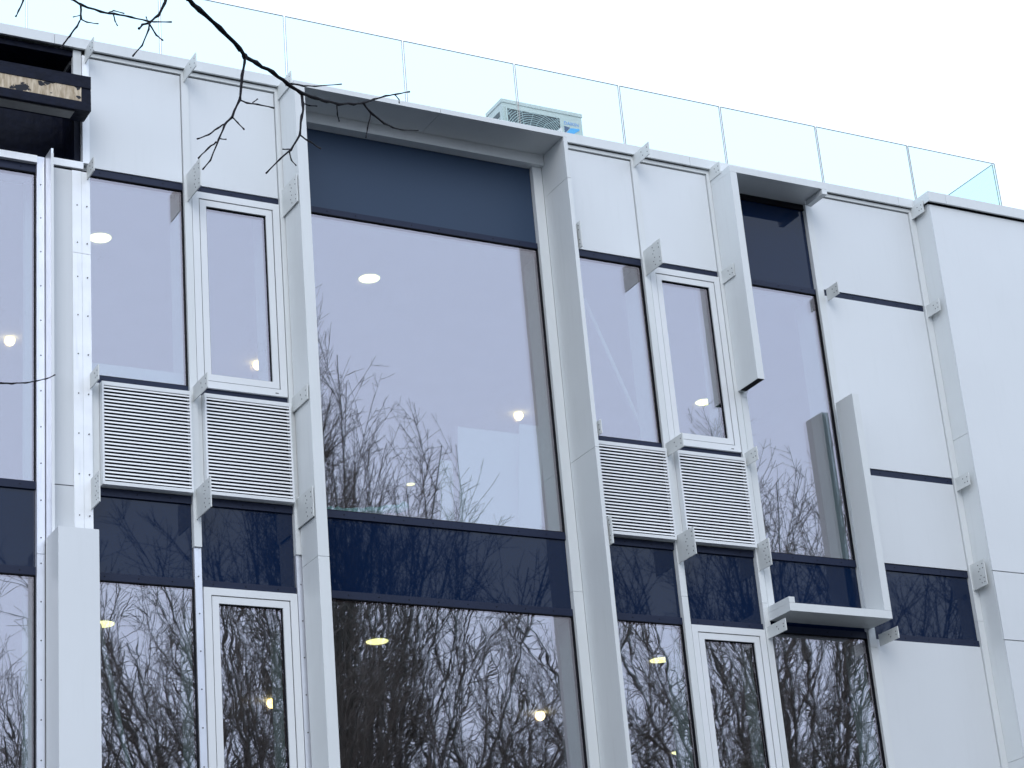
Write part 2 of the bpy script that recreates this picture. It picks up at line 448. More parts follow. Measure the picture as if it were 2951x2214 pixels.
# steel bracket plates with bolt holes
plate_me, hole_me = {}, {}
def bracket(x, z0, z1, depth, dx=0.0):
    h = round(z1 - z0, 3); key = (h, round(depth, 3))
    if key not in plate_me:
        mb = MB().prism([(YC - .001, 0), (-depth, 0), (-depth, h), (YC - .001, h)], 'x', -0.005, 0.005)
        me = bpy.data.meshes.new('bracket'); me.from_pydata(mb.v, [], mb.f); me.materials.append(M['plate']); plate_me[key] = me
        hb = MB(); rows = []
        big = h > 0.2
        ys = [-depth + .035, -depth + .135] if depth > .3 else [-depth + .03, -depth + .085]
        zs = [.04, .085, h / 2 - .02, h / 2 + .03, h - .085, h - .04] if big else [.045, h - .045]
        for yi, yy in enumerate(ys):
            for zi, zz in enumerate(zs):
                if big and yi == 0 and zi in (2, 3): continue
                r = .0062
                hb.prism([(yy + (.012 if zi % 2 else -.012) * yi + r * math.cos(a), zz + r * math.sin(a)) for a in [i * math.pi / 4 for i in range(8)]], 'x', -0.0065, 0.0065)
        me = bpy.data.meshes.new('bolt_holes'); me.from_pydata(hb.v, [], hb.f); me.materials.append(M['dark']); hole_me[key] = me
    o = bpy.data.objects.new('bracket', plate_me[key]); col.objects.link(o)
    o.location = (x, 0, z0); o.parent = BL; o.matrix_parent_inverse = Matrix.Translation(-BL.location)
    q = bpy.data.objects.new('bolt_holes', hole_me[key]); col.objects.link(q); q.parent = o; q['kind'] = 'stuff'
    return o
for x, dep in ((5.690, .28), (6.648, .352), (7.601, .357), (10.597, .30), (11.607, .338), (12.553, .235), (15.262, .240)):
    bracket(x, 12.372, 12.512, dep)
for x, dep, big in ((5.698, .225, 0), (6.652, .367, 1), (7.598, .373, 1), (10.62, .42, 1), (11.600, .346, 1), (12.546, .25, 0), (13.893, .233, 0), (15.252, .245, 0)):
    if big: bracket(x, 11.115, 11.395, dep)
    else: bracket(x, 11.165, 11.305, dep)
for x, dep in ((5.708, .258), (6.653, .372), (7.596, .38), (10.62, .42), (11.596, .337), (12.540, .243), (15.245, .250)):
    bracket(x, 9.134, 9.274, dep)
for x, dep in ((5.708, .25), (6.652, .37), (7.597, .379), (10.62, .42), (11.590, .344), (12.536, .245), (15.247, .252)):
    bracket(x, 8.030, 8.305, dep)
bracket(12.535, 7.335, 7.455, .341); bracket(13.899, 7.345, 7.465, .341)

# projecting box frame round the big window: fins carried by the brackets, and a deep head board
YF = -0.39
def fin(x0, x1, z0, z1, yback=-0.045, inner=None):
    """hollow folded fin; inner = side that runs back to the recessed window"""
    if inner == 'r': pts = [(x0, YF), (x1, YF), (x1, 0.083), (x1 - .03, 0.083), (x1 - .03, yback), (x0, yback)]
    elif inner == 'l': pts = [(x0, YF), (x1, YF), (x1, yback), (x0 + .03, yback), (x0 + .03, 0.083), (x0, 0.083)]
    else: pts = [(x0, YF), (x1, YF), (x1, yback), (x0, yback)]
    return MB().prism(pts, 'z', z0, z1).build('fin', 'white', BL)
for z0, z1 in ((Z_BOT - .6, 7.662), (7.666, 12.342)):
    fin(7.612, 7.717, z0, z1, inner='r')
for z0, z1 in ((Z_BOT - .6, 8.994), (8.998, 11.879), (11.883, 12.342)):
    fin(10.544, 10.588, z0, z1, inner='l')
box('head_board', 'white', BL, 7.612, 9.16, YF, 0.10, 12.344, 12.394)
box('head_board', 'white', BL, 9.164, 10.588, YF, 0.10, 12.344, 12.394)
# narrow asymmetric frame on the right
box('head_board', 'white', BL, 12.557, 13.808, YF, 0.0, 12.315, 12.386)
ff = fin(12.557, 12.640, 9.955, 12.313, -0.034)
box('end_shade_plate', 'black', ff, 12.562, 12.637, YF + .004, -0.06, 9.9535, 9.956)  # black plate paints the shade of the fin's hollow bottom onto the solid fin
box('head_stub', 'white', BL, 13.743, 13.808, YF, -0.09, 12.255, 12.313)
fin(13.728, 13.812, 7.602, 9.934, -0.105)
box('sill_tray', 'white', BL, 12.573, 13.812, YF, -0.034, 7.520, 7.600)
box('sill_stub', 'white', BL, 12.573, 12.640, YF, -0.034, 7.602, 7.661)

# parapet copings in lengths with open joints
def coping(x0, x1, y=-0.065, zt=12.610, zb=12.505):
    return MB().prism([(y, zb), (y, zt), (0.34, zt + .02), (0.34, zt - .03), (y + .025, zt - .03), (y + .025, zb)], 'x', x0, x1).build('coping', 'white', BL)
for x0, x1 in ((3.0, 5.390), (5.394, 7.70), (7.704, 10.40), (10.404, 12.295), (12.299, 13.72), (13.724, 15.071), (15.075, 15.29)):
    coping(x0, x1)
for x0, x1 in ((15.283, 15.52), (15.524, 18.0), (18.004, 20.0)):
    coping(x0, x1, -0.335, 12.586, 12.466)
box('coping_return', 'white', BL, 15.277, 15.2825, -0.335, 0.10, 12.466, 12.586)
box('parapet', 'black', BL, 3.0, 5.56, 0.30, 0.6, 12.30, 12.56)
box('parapet', 'concrete', BL, 5.58, 20.0, 0.08, 0.33, 12.40, 12.56)

# projecting block at the right end
XB = 15.308
for z0, z1 in ((Z_BOT - .6, 6.206), (6.21, 9.713), (9.717, 12.46)):
    box('return_panel', 'white', BL, XB, XB + .02, -0.268, 0.02, z0, z1)
for z0, z1 in ((Z_BOT - .6, 7.424), (7.434, 8.168), (8.178, 12.445)):
    box('cladding_panel', 'panel', BL, XB + .003, 20.0, -0.290, -0.270, z0, z1)
box('joint_backing', 'black', BL, XB + .022, 20.0, -0.262, -0.20, Z_BOT - .6, 12.50)

# unfinished column left of the grid: channel, board, foil faced strips, one cover box already fitted
box('channel_flange', 'alu', BL, 5.312, 5.332, -0.205, 0.0, 7.70, 11.33)
box('channel_edge', 'frame', BL, 5.309, 5.334, -0.209, -0.206, 7.70, 11.28)
box('column_board', 'panel', BL, 5.336, 5.560, -0.030, 0.03, 7.70, 8.225)
box('column_board', 'panel', BL, 5.336, 5.560, -0.030, 0.03, 8.235, 11.24)
for z0, z1 in ((7.5, 10.42), (10.424, 11.24)):
    box('foil_strip', 'alu_bright', BL, 5.556, 5.640, -0.040, 0.03, z0, z1)
    s = box('foil_strip', 'alu_bright', BL, 5.643, 5.722, -0.036, 0.03, z0, z1)
    k = MB(); z = z0 + .1
    while z < z1:
        for xx in (5.60, 5.69):
            k.prism([(xx + .006 * math.cos(a), z + .006 * math.sin(a)) for a in [i * math.pi / 3 for i in range(6)]], 'y', -0.044, -0.034)
        z += .37
    tag(k.build('screws', 'dark', s), kind='stuff')
MB().prism([(5.304, YF), (5.650, YF), (5.650, -0.06), (5.304, -0.06)], 'z', Z_BOT - .6, 7.728).build('column_cover', 'panel', BL)
box('column_core', 'inner', BL, 5.306, 5.722, 0.031, 0.34, Z_BOT, 11.33)
box('flashing', 'alu_bright', BL, 3.9, 5.236, -0.045, 0.0, 11.255, 11.325); box('flashing', 'alu_bright', BL, 5.336, 5.66, -0.045, 0.0, 11.265, 11.335)
transom(W0[0], W0[1], 11.177, 11.253); box('membrane_strip', 'membrane', BL, 5.307, 5.722, -0.02, 0.03, 11.243, 11.262)
# dark recess with a membrane wrapped timber box
box('edge_trim', 'white', BL, 5.580, 5.655, -0.02, 0.03, 11.97, 12.50)
box('edge_trim', 'alu_bright', BL, 5.660, 5.724, -0.032, 0.03, 11.335, 12.456)
box('recess_back', 'membrane', BL, 3.0, 5.72, 0.36, 0.40, 11.26, 12.50)
box('recess_side', 'membrane', BL, 5.60, 5.655, 0.031, 0.36, 11.26, 12.50)
box('recess_floor', 'membrane', BL, 3.0, 5.60, 0.0, 0.36, 11.255, 11.285)
box('recess_head', 'membrane', BL, 3.0, 5.60, 0.0, 0.36, 12.44, 12.50)
tb = box('timber_box', 'membrane', BL, 3.0, 5.620, YF, -0.18, 11.664, 12.005)
box('timber_box_end', 'membrane', BL, 5.30, 5.575, -0.18, 0.03, 11.80, 11.98)
box('bare_board', 'osb', tb, 3.0, 5.530, YF - .004, YF + .001, 11.745, 11.885)
box('membrane_lap', 'membrane', tb, 3.0, 5.618, YF - .010, YF - .001, 11.887, 12.009)
box('membrane_lap', 'membrane', tb, 3.0, 5.618, YF - .008, YF - .001, 11.656, 11.743)
box('soffit_board', 'concrete', tb, 3.0, 5.48, YF + .04, -0.22, 11.654, 11.663)

# interior: slabs, ceilings, walls, window reveals
box('roof_slab', 'roof', BL, 3.0, 20.0, 0.34, 12.0, 12.36, 12.44)
box('ceiling', 'ceil', BL, 3.0, 15.3, 0.225, 9.0, 11.264, 11.33)
box('ceiling', 'ceil', BL, 3.0, 15.3, 0.225, 9.0, 7.464, 7.53)
box('floor_slab', 'concrete', BL, 3.0, 15.3, 0.225, 9.0, 7.95, 8.20)
box('floor_slab', 'concrete', BL, 3.0, 20.0, 0.225, 9.0, 4.20, 4.45)
box('back_wall', 'inner', BL, 3.0, 20.0, 9.0, 9.2, 0.12, 12.36)
box('side_wall', 'inner', BL, 15.31, 15.45, 0.0, 9.0, 0.12, 12.36)
box('side_wall', 'inner', BL, 2.9, 3.0, 0.0, 9.2, 0.12, 12.36)
for x0, x1, d in ((5.24, 5.72, .30), (6.618, 6.70, .27), (7.45, 7.64, .27), (10.436, 10.60, .34), (11.572, 11.66, .27), (12.45, 12.585, .27), (13.775, 13.95, .30)):
    box('reveal', 'reveal', BL, x0 + .004, x1 - .004, (0.205 if x0 == 10.436 else 0.105 if x0 != 5.24 else 0.345), d + .1, 8.20, 11.30)
    box('reveal', 'reveal', BL, x0 + .004, x1 - .004, (0.205 if x0 == 10.436 else 0.105 if x0 != 5.24 else 0.345), d + .1, 4.45, 7.50)
box('partition', 'inner', BL, 13.9, 15.3, 0.11, 0.20, 4.45, 7.50); box('partition', 'inner', BL, 13.96, 15.3, 0.11, 0.20, 8.2, 11.3)
box('window_board', 'board', BL, 5.73, 6.612, 0.085, 0.10, 9.16, 9.44)
MB().tube([(11.16, .5, 11.02), (11.75, .5, 9.49), (12.2, .5, 8.3)], 0.02, 8).build('diagonal_brace', 'reveal', BL)
MB().tube([(5.94, .5, 7.2), (6.19, .5, 5.95), (6.4, .5, 4.9)], 0.022, 8).build('diagonal_brace', 'reveal', BL)
# ground storey below the picture
box('base_wall', 'panel', BL, 3.0, 20.0, 0.0, 0.30, 0.12, 4.40)
box('base_band', 'navy', BL, 3.0, 15.3, -0.01, 0.11, 4.40, Z_BOT - .002)

# ------------------------------------------------------------------ glass balustrade on the parapet
YR = 0.30
RB = tag(empty('glass_balustrade', (10, YR, 12.5)), 'frameless clear glass balustrade standing along the roof parapet', 'balustrade')
def rail_pane(x0, x1, y0, y1):
    mb = MB().box(x0, x1, y0, y1, 12.50, 13.565)
    thick_y = (y1 - y0) < (x1 - x0)
    mb.mi = [1, 1, 0, 1, 0, 1] if thick_y else [1, 1, 1, 0, 1, 0]
    mb.build('pane', ['rail', 'rail_edge'], RB)
xs = [2.63, 3.935, 5.243, 6.552, 7.860, 9.168, 10.470, 11.755, 13.060, 14.360, 15.672, 16.985]
for a, b2 in zip(xs[:-1], xs[1:]):
    rail_pane(a + .010, b2 - .010, YR, YR + .017)
for i in range(4):
    y0 = YR + .03 + i * 1.3
    rail_pane(16.955, 16.972, y0, y0 + 1.285)

# ------------------------------------------------------------------ air conditioner on the roof
AC = tag(empty('air_conditioner', (11.1, 1.0, 12.44)), 'pale grey air conditioner outdoor unit on the roof behind the glass balustrade', 'air conditioner')
ax0, ax1, ay0, ay1, az0, az1 = 10.57, 11.556, 0.80, 1.14, 12.52, 13.43
MB().box(ax0, ax1, ay0, ay1, az0, az1).box(ax0 - .008, ax1 + .008, ay0 - .008, ay1 + .008, az1 - .035, az1 + .006).build('casing', 'acwhite', AC)
for x in (ax0 + .12, ax1 - .18):
    box('foot', 'grille', AC, x, x + .06, ay0, ay1, 12.44, az0)
gx0, gx1 = ax0 + .055, ax0 + .70
fg = MB().ring(gx0 - .02, gx1 + .02, az0 + .1, az1 - .085, .02, .02, .02, .02, ay0 - .014, ay0).build('fan_guard', 'acwhite', AC)
box('fan_well', 'fandark', fg, gx0, gx1, ay0 - .004, ay0 - .001, az0 + .12, az1 - .105)
cxg, czg = (gx0 + gx1) / 2, (az0 + .12 + az1 - .105) / 2
wires = MB()
hw, hh = (gx1 - gx0) / 2, (az1 - .105 - az0 - .12) / 2
for k in range(1, 19):
    r = k * .026; run = []
    for j in range(65):
        t = 2 * math.pi * j / 64
        px, pz = r * math.cos(t), r * math.sin(t)
        if abs(px) <= hw and abs(pz) <= hh: run.append((cxg + px, ay0 - .012, czg + pz))
        else:
            if len(run) > 1: wires.tube(run, .0045, 4, False)
            run = []
    if len(run) > 1: wires.tube(run, .0045, 4, False)
for j in range(16):
    t = 2 * math.pi * j / 16; s = min(hw / max(abs(math.cos(t)), 1e-6), hh / max(abs(math.sin(t)), 1e-6))
    wires.tube([(cxg, ay0 - .010, czg), (cxg + s * .6 * math.cos(t + .25), ay0 - .010, czg + s * .6 * math.sin(t + .25) if abs(s * .6 * math.sin(t + .25)) < hh else czg), (cxg + s * math.cos(t), ay0 - .010, czg + s * math.sin(t))], .003, 4, False)
tag(wires.build('guard_wires', 'grille', fg), kind='stuff')
for i in range(5):
    z = az1 - .12 - i * .085
    box('side_vent', 'fandark', AC, ax0 - .003, ax0 - .001, ay0 + .06, ay1 - .05, z - .065, z)
for z in (az1 - .012,):
    box('top_seam', 'grille', AC, ax0 + .66, ax0 + .664, ay0 - .0095, ay0 - .008, az1 - .03, az1)
lx0 = ax0 + .755
def flat(name, pts, mat, y):
    return MB().prism(pts, 'y', y, y + .0015).build(name, mat, AC)
flat('logo', [(lx0, 13.25), (lx0 + .075, 13.24), (lx0 + .0, 13.16)], 'logo_dark', ay0 - .002)
flat('logo', [(lx0 + .19, 13.245), (lx0 + .08, 13.235), (lx0 + .0, 13.15), (lx0 + .0, 13.11), (lx0 + .085, 13.11), (lx0 + .125, 13.18), (lx0 + .19, 13.225)], 'logo_light', ay0 - .0035)
cu = bpy.data.curves.new('lettering', 'FONT'); cu.body = 'DAIKIN'; cu.size = 0.056; cu.extrude = 0.0006
tmp = bpy.data.objects.new('lettering_source', cu); col.objects.link(tmp)
bpy.context.view_layer.update()
me = bpy.data.meshes.new_from_object(tmp.evaluated_get(bpy.context.evaluated_depsgraph_get()))
bpy.data.objects.remove(tmp); me.materials.clear(); me.materials.append(M['logo_text'])
lt = bpy.data.objects.new('lettering', me); col.objects.link(lt)
lt.parent = AC; lt.matrix_parent_inverse = Matrix.Translation(-AC.location)
lt.location = (lx0, ay0 - .002, 13.27); lt.rotation_euler = (math.pi / 2, 0, 0)

# ------------------------------------------------------------------ lights and things inside
def downlight(x, y, z, label, r=.105):
    e = empty('ceiling_light', (x, y, z)); tag(e, label, 'ceiling light', 'round downlights in the office ceilings')
    n = 28
    MB().prism([(x + r * math.cos(2 * math.pi * i / n), y + r * math.sin(2 * math.pi * i / n)) for i in range(n)], 'z', z + .002, z + .012).build('diffuser', 'lamp', e)
    MB().tube([(x + (r + .005) * math.cos(2 * math.pi * i / n), y + (r + .005) * math.sin(2 * math.pi * i / n), z + .008) for i in range(n + 1)], .005, 6, False).build('rim', 'frame', e)
def spotlight(x, y, z, label):
    e = empty('spotlight', (x, y, z)); tag(e, label, 'spotlight', 'warm spotlights deep in the rooms')
    prof = [(.001, -.055), (.030, -.048), (.050, -.022), (.055, 0), (.050, .022), (.030, .048), (.001, .055)]
    n = 14; mb = MB()
    for r, dz in prof:
        mb.v += [(x + r * math.cos(2 * math.pi * j / n), y + r * math.sin(2 * math.pi * j / n), z + dz) for j in range(n)]
    for k in range(len(prof) - 1):
        for j in range(n):
            mb.f.append((k * n + j, k * n + (j + 1) % n, (k + 1) * n + (j + 1) % n, (k + 1) * n + j)); mb.mi.append(0)
    mb.build('bulb', 'bulb', e, True)
    MB().tube([(x, y, z + .045), (x, y, z + .10)], [.038, .030], 10).build('socket', 'fandark', e)
CU, CL = 11.25, 7.45
downlight(6.23, 1.19, CU, 'pale yellow round ceiling light in the upper left narrow window')
downlight(9.06, 1.19, CU, 'pale yellow round ceiling light high in the big upper window')
downlight(14.30, 3.02, CU, 'pale yellow round ceiling light low in the upper right opening window')
downlight(12.12, 6.53, CU, 'tiny distant ceiling light near the bottom of the big upper window', .05)
downlight(8.93, 1.25, CL, 'pale round ceiling light in the big lower window')
downlight(12.09, 1.24, CL, 'pale round ceiling light in the lower window right of the tall fin')
downlight(14.56, 4.75, CL, 'small distant ceiling light at the bottom edge of the lower right fixed window')
downlight(6.24, 1.28, CL, 'ceiling light half hidden behind the white column cover')
spotlight(6.10, 3.70, CU - .02, 'warm spotlight in the leftmost upper window')
spotlight(8.80, 3.52, CU - .02, 'warm spotlight in the upper left opening window')
spotlight(12.31, 4.00, CU - .02, 'warm spotlight at the right of the big upper window')
spotlight(11.89, 3.40, CL - .02, 'warm spotlight at the right of the big lower window')
spotlight(8.77, 3.45, CL - .02, 'warm spotlight in the lower left opening window')

def sheet(x0, x1, y, z0, z1, lean, label, dx=0.0):
    MBs = MB(); t = .0125
    MBs.v = [(x0, y, z0), (x1, y, z0), (x1, y + t, z0), (x0, y + t, z0), (x0 + dx, y + lean, z1), (x1 + dx, y + lean, z1), (x1 + dx, y + lean + t, z1), (x0 + dx, y + lean + t, z1)]
    MBs.f = [(0, 3, 2, 1), (4, 5, 6, 7), (0, 1, 5, 4), (1, 2, 6, 5), (2, 3, 7, 6), (3, 0, 4, 7)]; MBs.mi = [0] * 6
    tag(MBs.build('plasterboard_sheet', 'board'), label, 'board', 'boards stacked inside the big upper window')
sheet(9.50, 10.26, .50, 8.21, 9.53, .22, 'large pale board leaning inside the big upper window', .19)
sheet(10.08, 10.33, .42, 8.21, 9.53, .06, 'narrow pale board standing beside the right edge of the big upper window', .17)
sheet(9.36, 9.50, .62, 8.21, 9.16, .10, 'short pale board just left of the large leaning board in the big upper window', .10)
rnd = random.Random(4)
pts, rad = [], []
for i in range(26):
    t = i / 25
    pts.append((7.84 + 1.02 * t, .215 + .14 * t + .008 * rnd.uniform(-1, 1), 8.33 + .012 * rnd.uniform(-1, 1) + .155 * t * t)); rad.append(.028 + .012 * rnd.random() + .012 * t)
tag(MB().tube(pts, rad, 9).build('plastic_film_roll', 'film', None, True), 'crumpled turquoise plastic film lying along the sill of the big upper window', 'plastic film')
# rain drops left on the outer panes
rd = random.Random(8)
for x, y, z, n, sx, sz in ((5.83, .019, 10.60, 150, .10, .16), (5.01, .019, 9.60, 60, .09, .12), (7.27, .007, 9.62, 200, .09, .14),
                           (8.52, .139, 10.66, 200, .17, .20), (10.02, .139, 9.52, 170, .13, .16), (9.98, .139, 6.58, 120, .10, .14), (7.27, .007, 6.55, 160, .07, .20)):
    mb = MB()
    for k in range(n):
        px, pz, r = x + rd.gauss(0, sx), z + rd.gauss(0, sz) - abs(rd.gauss(0, .06)), rd.uniform(.0016, .0040)
        if y > .1 and px > 10.41: continue
        if y == .007 and not 6.85 < px < 7.42: continue
        i = len(mb.v); mb.v += [(px - r, y, pz), (px + r, y, pz), (px, y, pz - r * 1.3), (px, y, pz + r), (px, y - r * .8, pz)]
        mb.f += [(i, i + 2, i + 4), (i + 2, i + 1, i + 4), (i + 1, i + 3, i + 4), (i + 3, i, i + 4)]; mb.mi += [0] * 4
    tag(mb.build('rain_drops', 'drop', BL), kind='stuff')

# ------------------------------------------------------------------ bare trees
def grow(rng, p, d, L, r0, r1, n, wob, up):
    pts = [(p, r0)]
    px, py, pz = p; dx, dy, dz = d; s = L / n
    for i in range(n):
        dx += rng.uniform(-wob, wob); dy += rng.uniform(-wob, wob); dz += rng.uniform(-wob, wob) + up
        q = 1 / math.sqrt(dx * dx + dy * dy + dz * dz); dx *= q; dy *= q; dz *= q
        px += dx * s; py += dy * s; pz += dz * s
        pts.append(((px, py, pz), r0 + (r1 - r0) * (i + 1) / n))
    return pts

def side_dir(rng, a, b, ang):
    d = Vector(b) - Vector(a); d.normalize()
    v = Vector((rng.gauss(0, 1), rng.gauss(0, 1), rng.gauss(0, .6))); v -= d * v.dot(d)
    if v.length < 1e-4: v = d.orthogonal()
    v.normalize()
    return tuple(d * math.cos(ang) + v * math.sin(ang))

def make_tree(seed, height, spread, nl, nb, ns, nt_, peak=.22, low=.18):
    """spreading crown: thin straight limbs fan out of a short trunk, dense with shoots and short twigs"""
    rng = random.Random(seed)
    trunk, twigs = [], []
    th = height * 0.20
    tr = grow(rng, (0, 0, -0.2), (0, 0, 1), th + .2, .30, .22, 6, .03, .05); trunk.append(tr)
    for i in range(nl):
        az = 2.39996 * i + rng.uniform(-.3, .3)
        q = ((i + .5) / nl) ** .72
        tilt = q * spread
        p = tr[rng.choice((2, 3, 4, 5, 6))][0] if i else tr[-1][0]
        L = (height - th - 1.0) * (.80 + .20 * math.exp(-(tilt / peak) ** 2)) * rng.uniform(.88, 1.02)
        limb = grow(rng, p, (math.cos(az) * math.sin(tilt), math.sin(az) * math.sin(tilt), math.cos(tilt)), L, rng.uniform(.045, .085), .012, 14, .045, .010)
        trunk.append(limb)
        for j in range(nb):
            t = low + (.99 - low) * (j + rng.random()) / nb
            k = min(13, int(t * 14)); (a, ra), (b, rb_) = limb[k], limb[k + 1]
            br = grow(rng, a, side_dir(rng, a, b, rng.uniform(.25, .60)), L * rng.uniform(.18, .32) * (1.2 - .65 * t), min(ra * .7, .032), .008, 8, .065, .030)
            twigs.append((br, 4))
            for s in range(ns):
                u = .12 + .86 * (s + rng.random()) / ns
                k = min(7, int(u * 8)); (a2, r2_), (b2, _) = br[k], br[k + 1]
                sh = grow(rng, a2, side_dir(rng, a2, b2, rng.uniform(.28, .80)), rng.uniform(.5, 1.6) * (1.2 - .5 * u), min(r2_ * .7, .0105), .0050, 5, .09, .05)
                twigs.append((sh, 3))
                for q2 in range(nt_):
                    k = rng.randrange(1, 5); (a3, r3), (b3, _) = sh[k], sh[k + 1]
                    tw = grow(rng, a3, side_dir(rng, a3, b3, rng.uniform(.5, 1.2)), rng.uniform(.18, .50), .0050, .0036, 2, .16, .05)
                    twigs.append((tw, 3))
    a = MB()
    for t in trunk: a.tube([p for p, r in t], [r for p, r in t], 7, False)
    v, f = [], []
    C3 = [(math.cos(2 * math.pi * j / 3), math.sin(2 * math.pi * j / 3)) for j in range(3)]
    C4 = [(math.cos(2 * math.pi * j / 4), math.sin(2 * math.pi * j / 4)) for j in range(4)]
    for pts, n in twigs:
        i0 = len(v); C = C3 if n == 3 else C4
        (x0, y0, z0), (x1, y1, z1) = pts[0][0], pts[-1][0]
        dx, dy, dz = x1 - x0, y1 - y0, z1 - z0
        l = math.sqrt(dx * dx + dy * dy + dz * dz) or 1; dx /= l; dy /= l; dz /= l
        ax, ay, az_ = (dy, -dx, 0) if abs(dz) < .95 else (0, dz, -dy)
        l = math.sqrt(ax * ax + ay * ay + az_ * az_) or 1; ax /= l; ay /= l; az_ /= l
        bx, by, bz = dy * az_ - dz * ay, dz * ax - dx * az_, dx * ay - dy * ax
        for (x, y, z), r in pts:
            for c, s in C:
                v.append((x + r * (ax * c + bx * s), y + r * (ay * c + by * s), z + r * (az_ * c + bz * s)))
        for k in range(len(pts) - 1):
            q = i0 + k * n
            for j in range(n):
                j2 = (j + 1) % n
                f.append((q + j, q + j2, q + n + j2, q + n + j))
    me = bpy.data.meshes.new('crown'); me.from_pydata(v, [], f); me.materials.append(M['twig'])
    mt = bpy.data.meshes.new('trunk'); mt.from_pydata(a.v, [], a.f); mt.materials.append(M['bark'])
    mt.polygons.foreach_set('use_smooth', [True] * len(mt.polygons))
    return mt, me

def plant(meshes, x, y, rot, sc, label):
    e = empty('bare_tree', (x, y, 0)); e.rotation_euler.z = rot; e.scale = (sc[0], sc[0], sc[1])
    tag(e, label, 'tree', 'bare winter trees mirrored in the windows')
    for nm, me in zip(('trunk', 'crown'), meshes):
        o = bpy.data.objects.new(nm, me); col.objects.link(o); o.parent = e
T1 = make_tree(11, 19.4, .92, 54, 11, 9, 4, .34, .25)
T2 = make_tree(23, 17.6, .92, 44, 11, 9, 4, .40)
T3 = make_tree(5, 20.2, .85, 58, 11, 9, 4, .40)
T4 = make_tree(31, 21.6, .26, 25, 12, 9, 5, .22, .48)
plant(T1, 16.6, -20.0, 0.3, (1.0, 1.0), 'wide bare tree mirrored in the lower left windows and the big lower window')
plant(T4, 17.7, -21.0, 1.9, (.85, 1.01), 'tallest bare tree, its bushy crown mirrored at lower left in the big upper window')
plant(T3, 27.6, -20.0, 2.0, (1.0, 1.0), 'wide bare tree mirrored in the narrow window right of the upper louvres')
plant(T2, 22.6, -23.0, 1.1, (.95, .93), 'lower bare tree mirrored along the sill of the big upper window')
plant(T2, 34.5, -21.0, 3.9, (1.0, 1.05), 'bare tree mirrored in the navy band beside the right block')
plant(T2, 11.2, -21.5, 4.4, (.9, .92), 'shorter bare tree mirrored in the leftmost lower window')

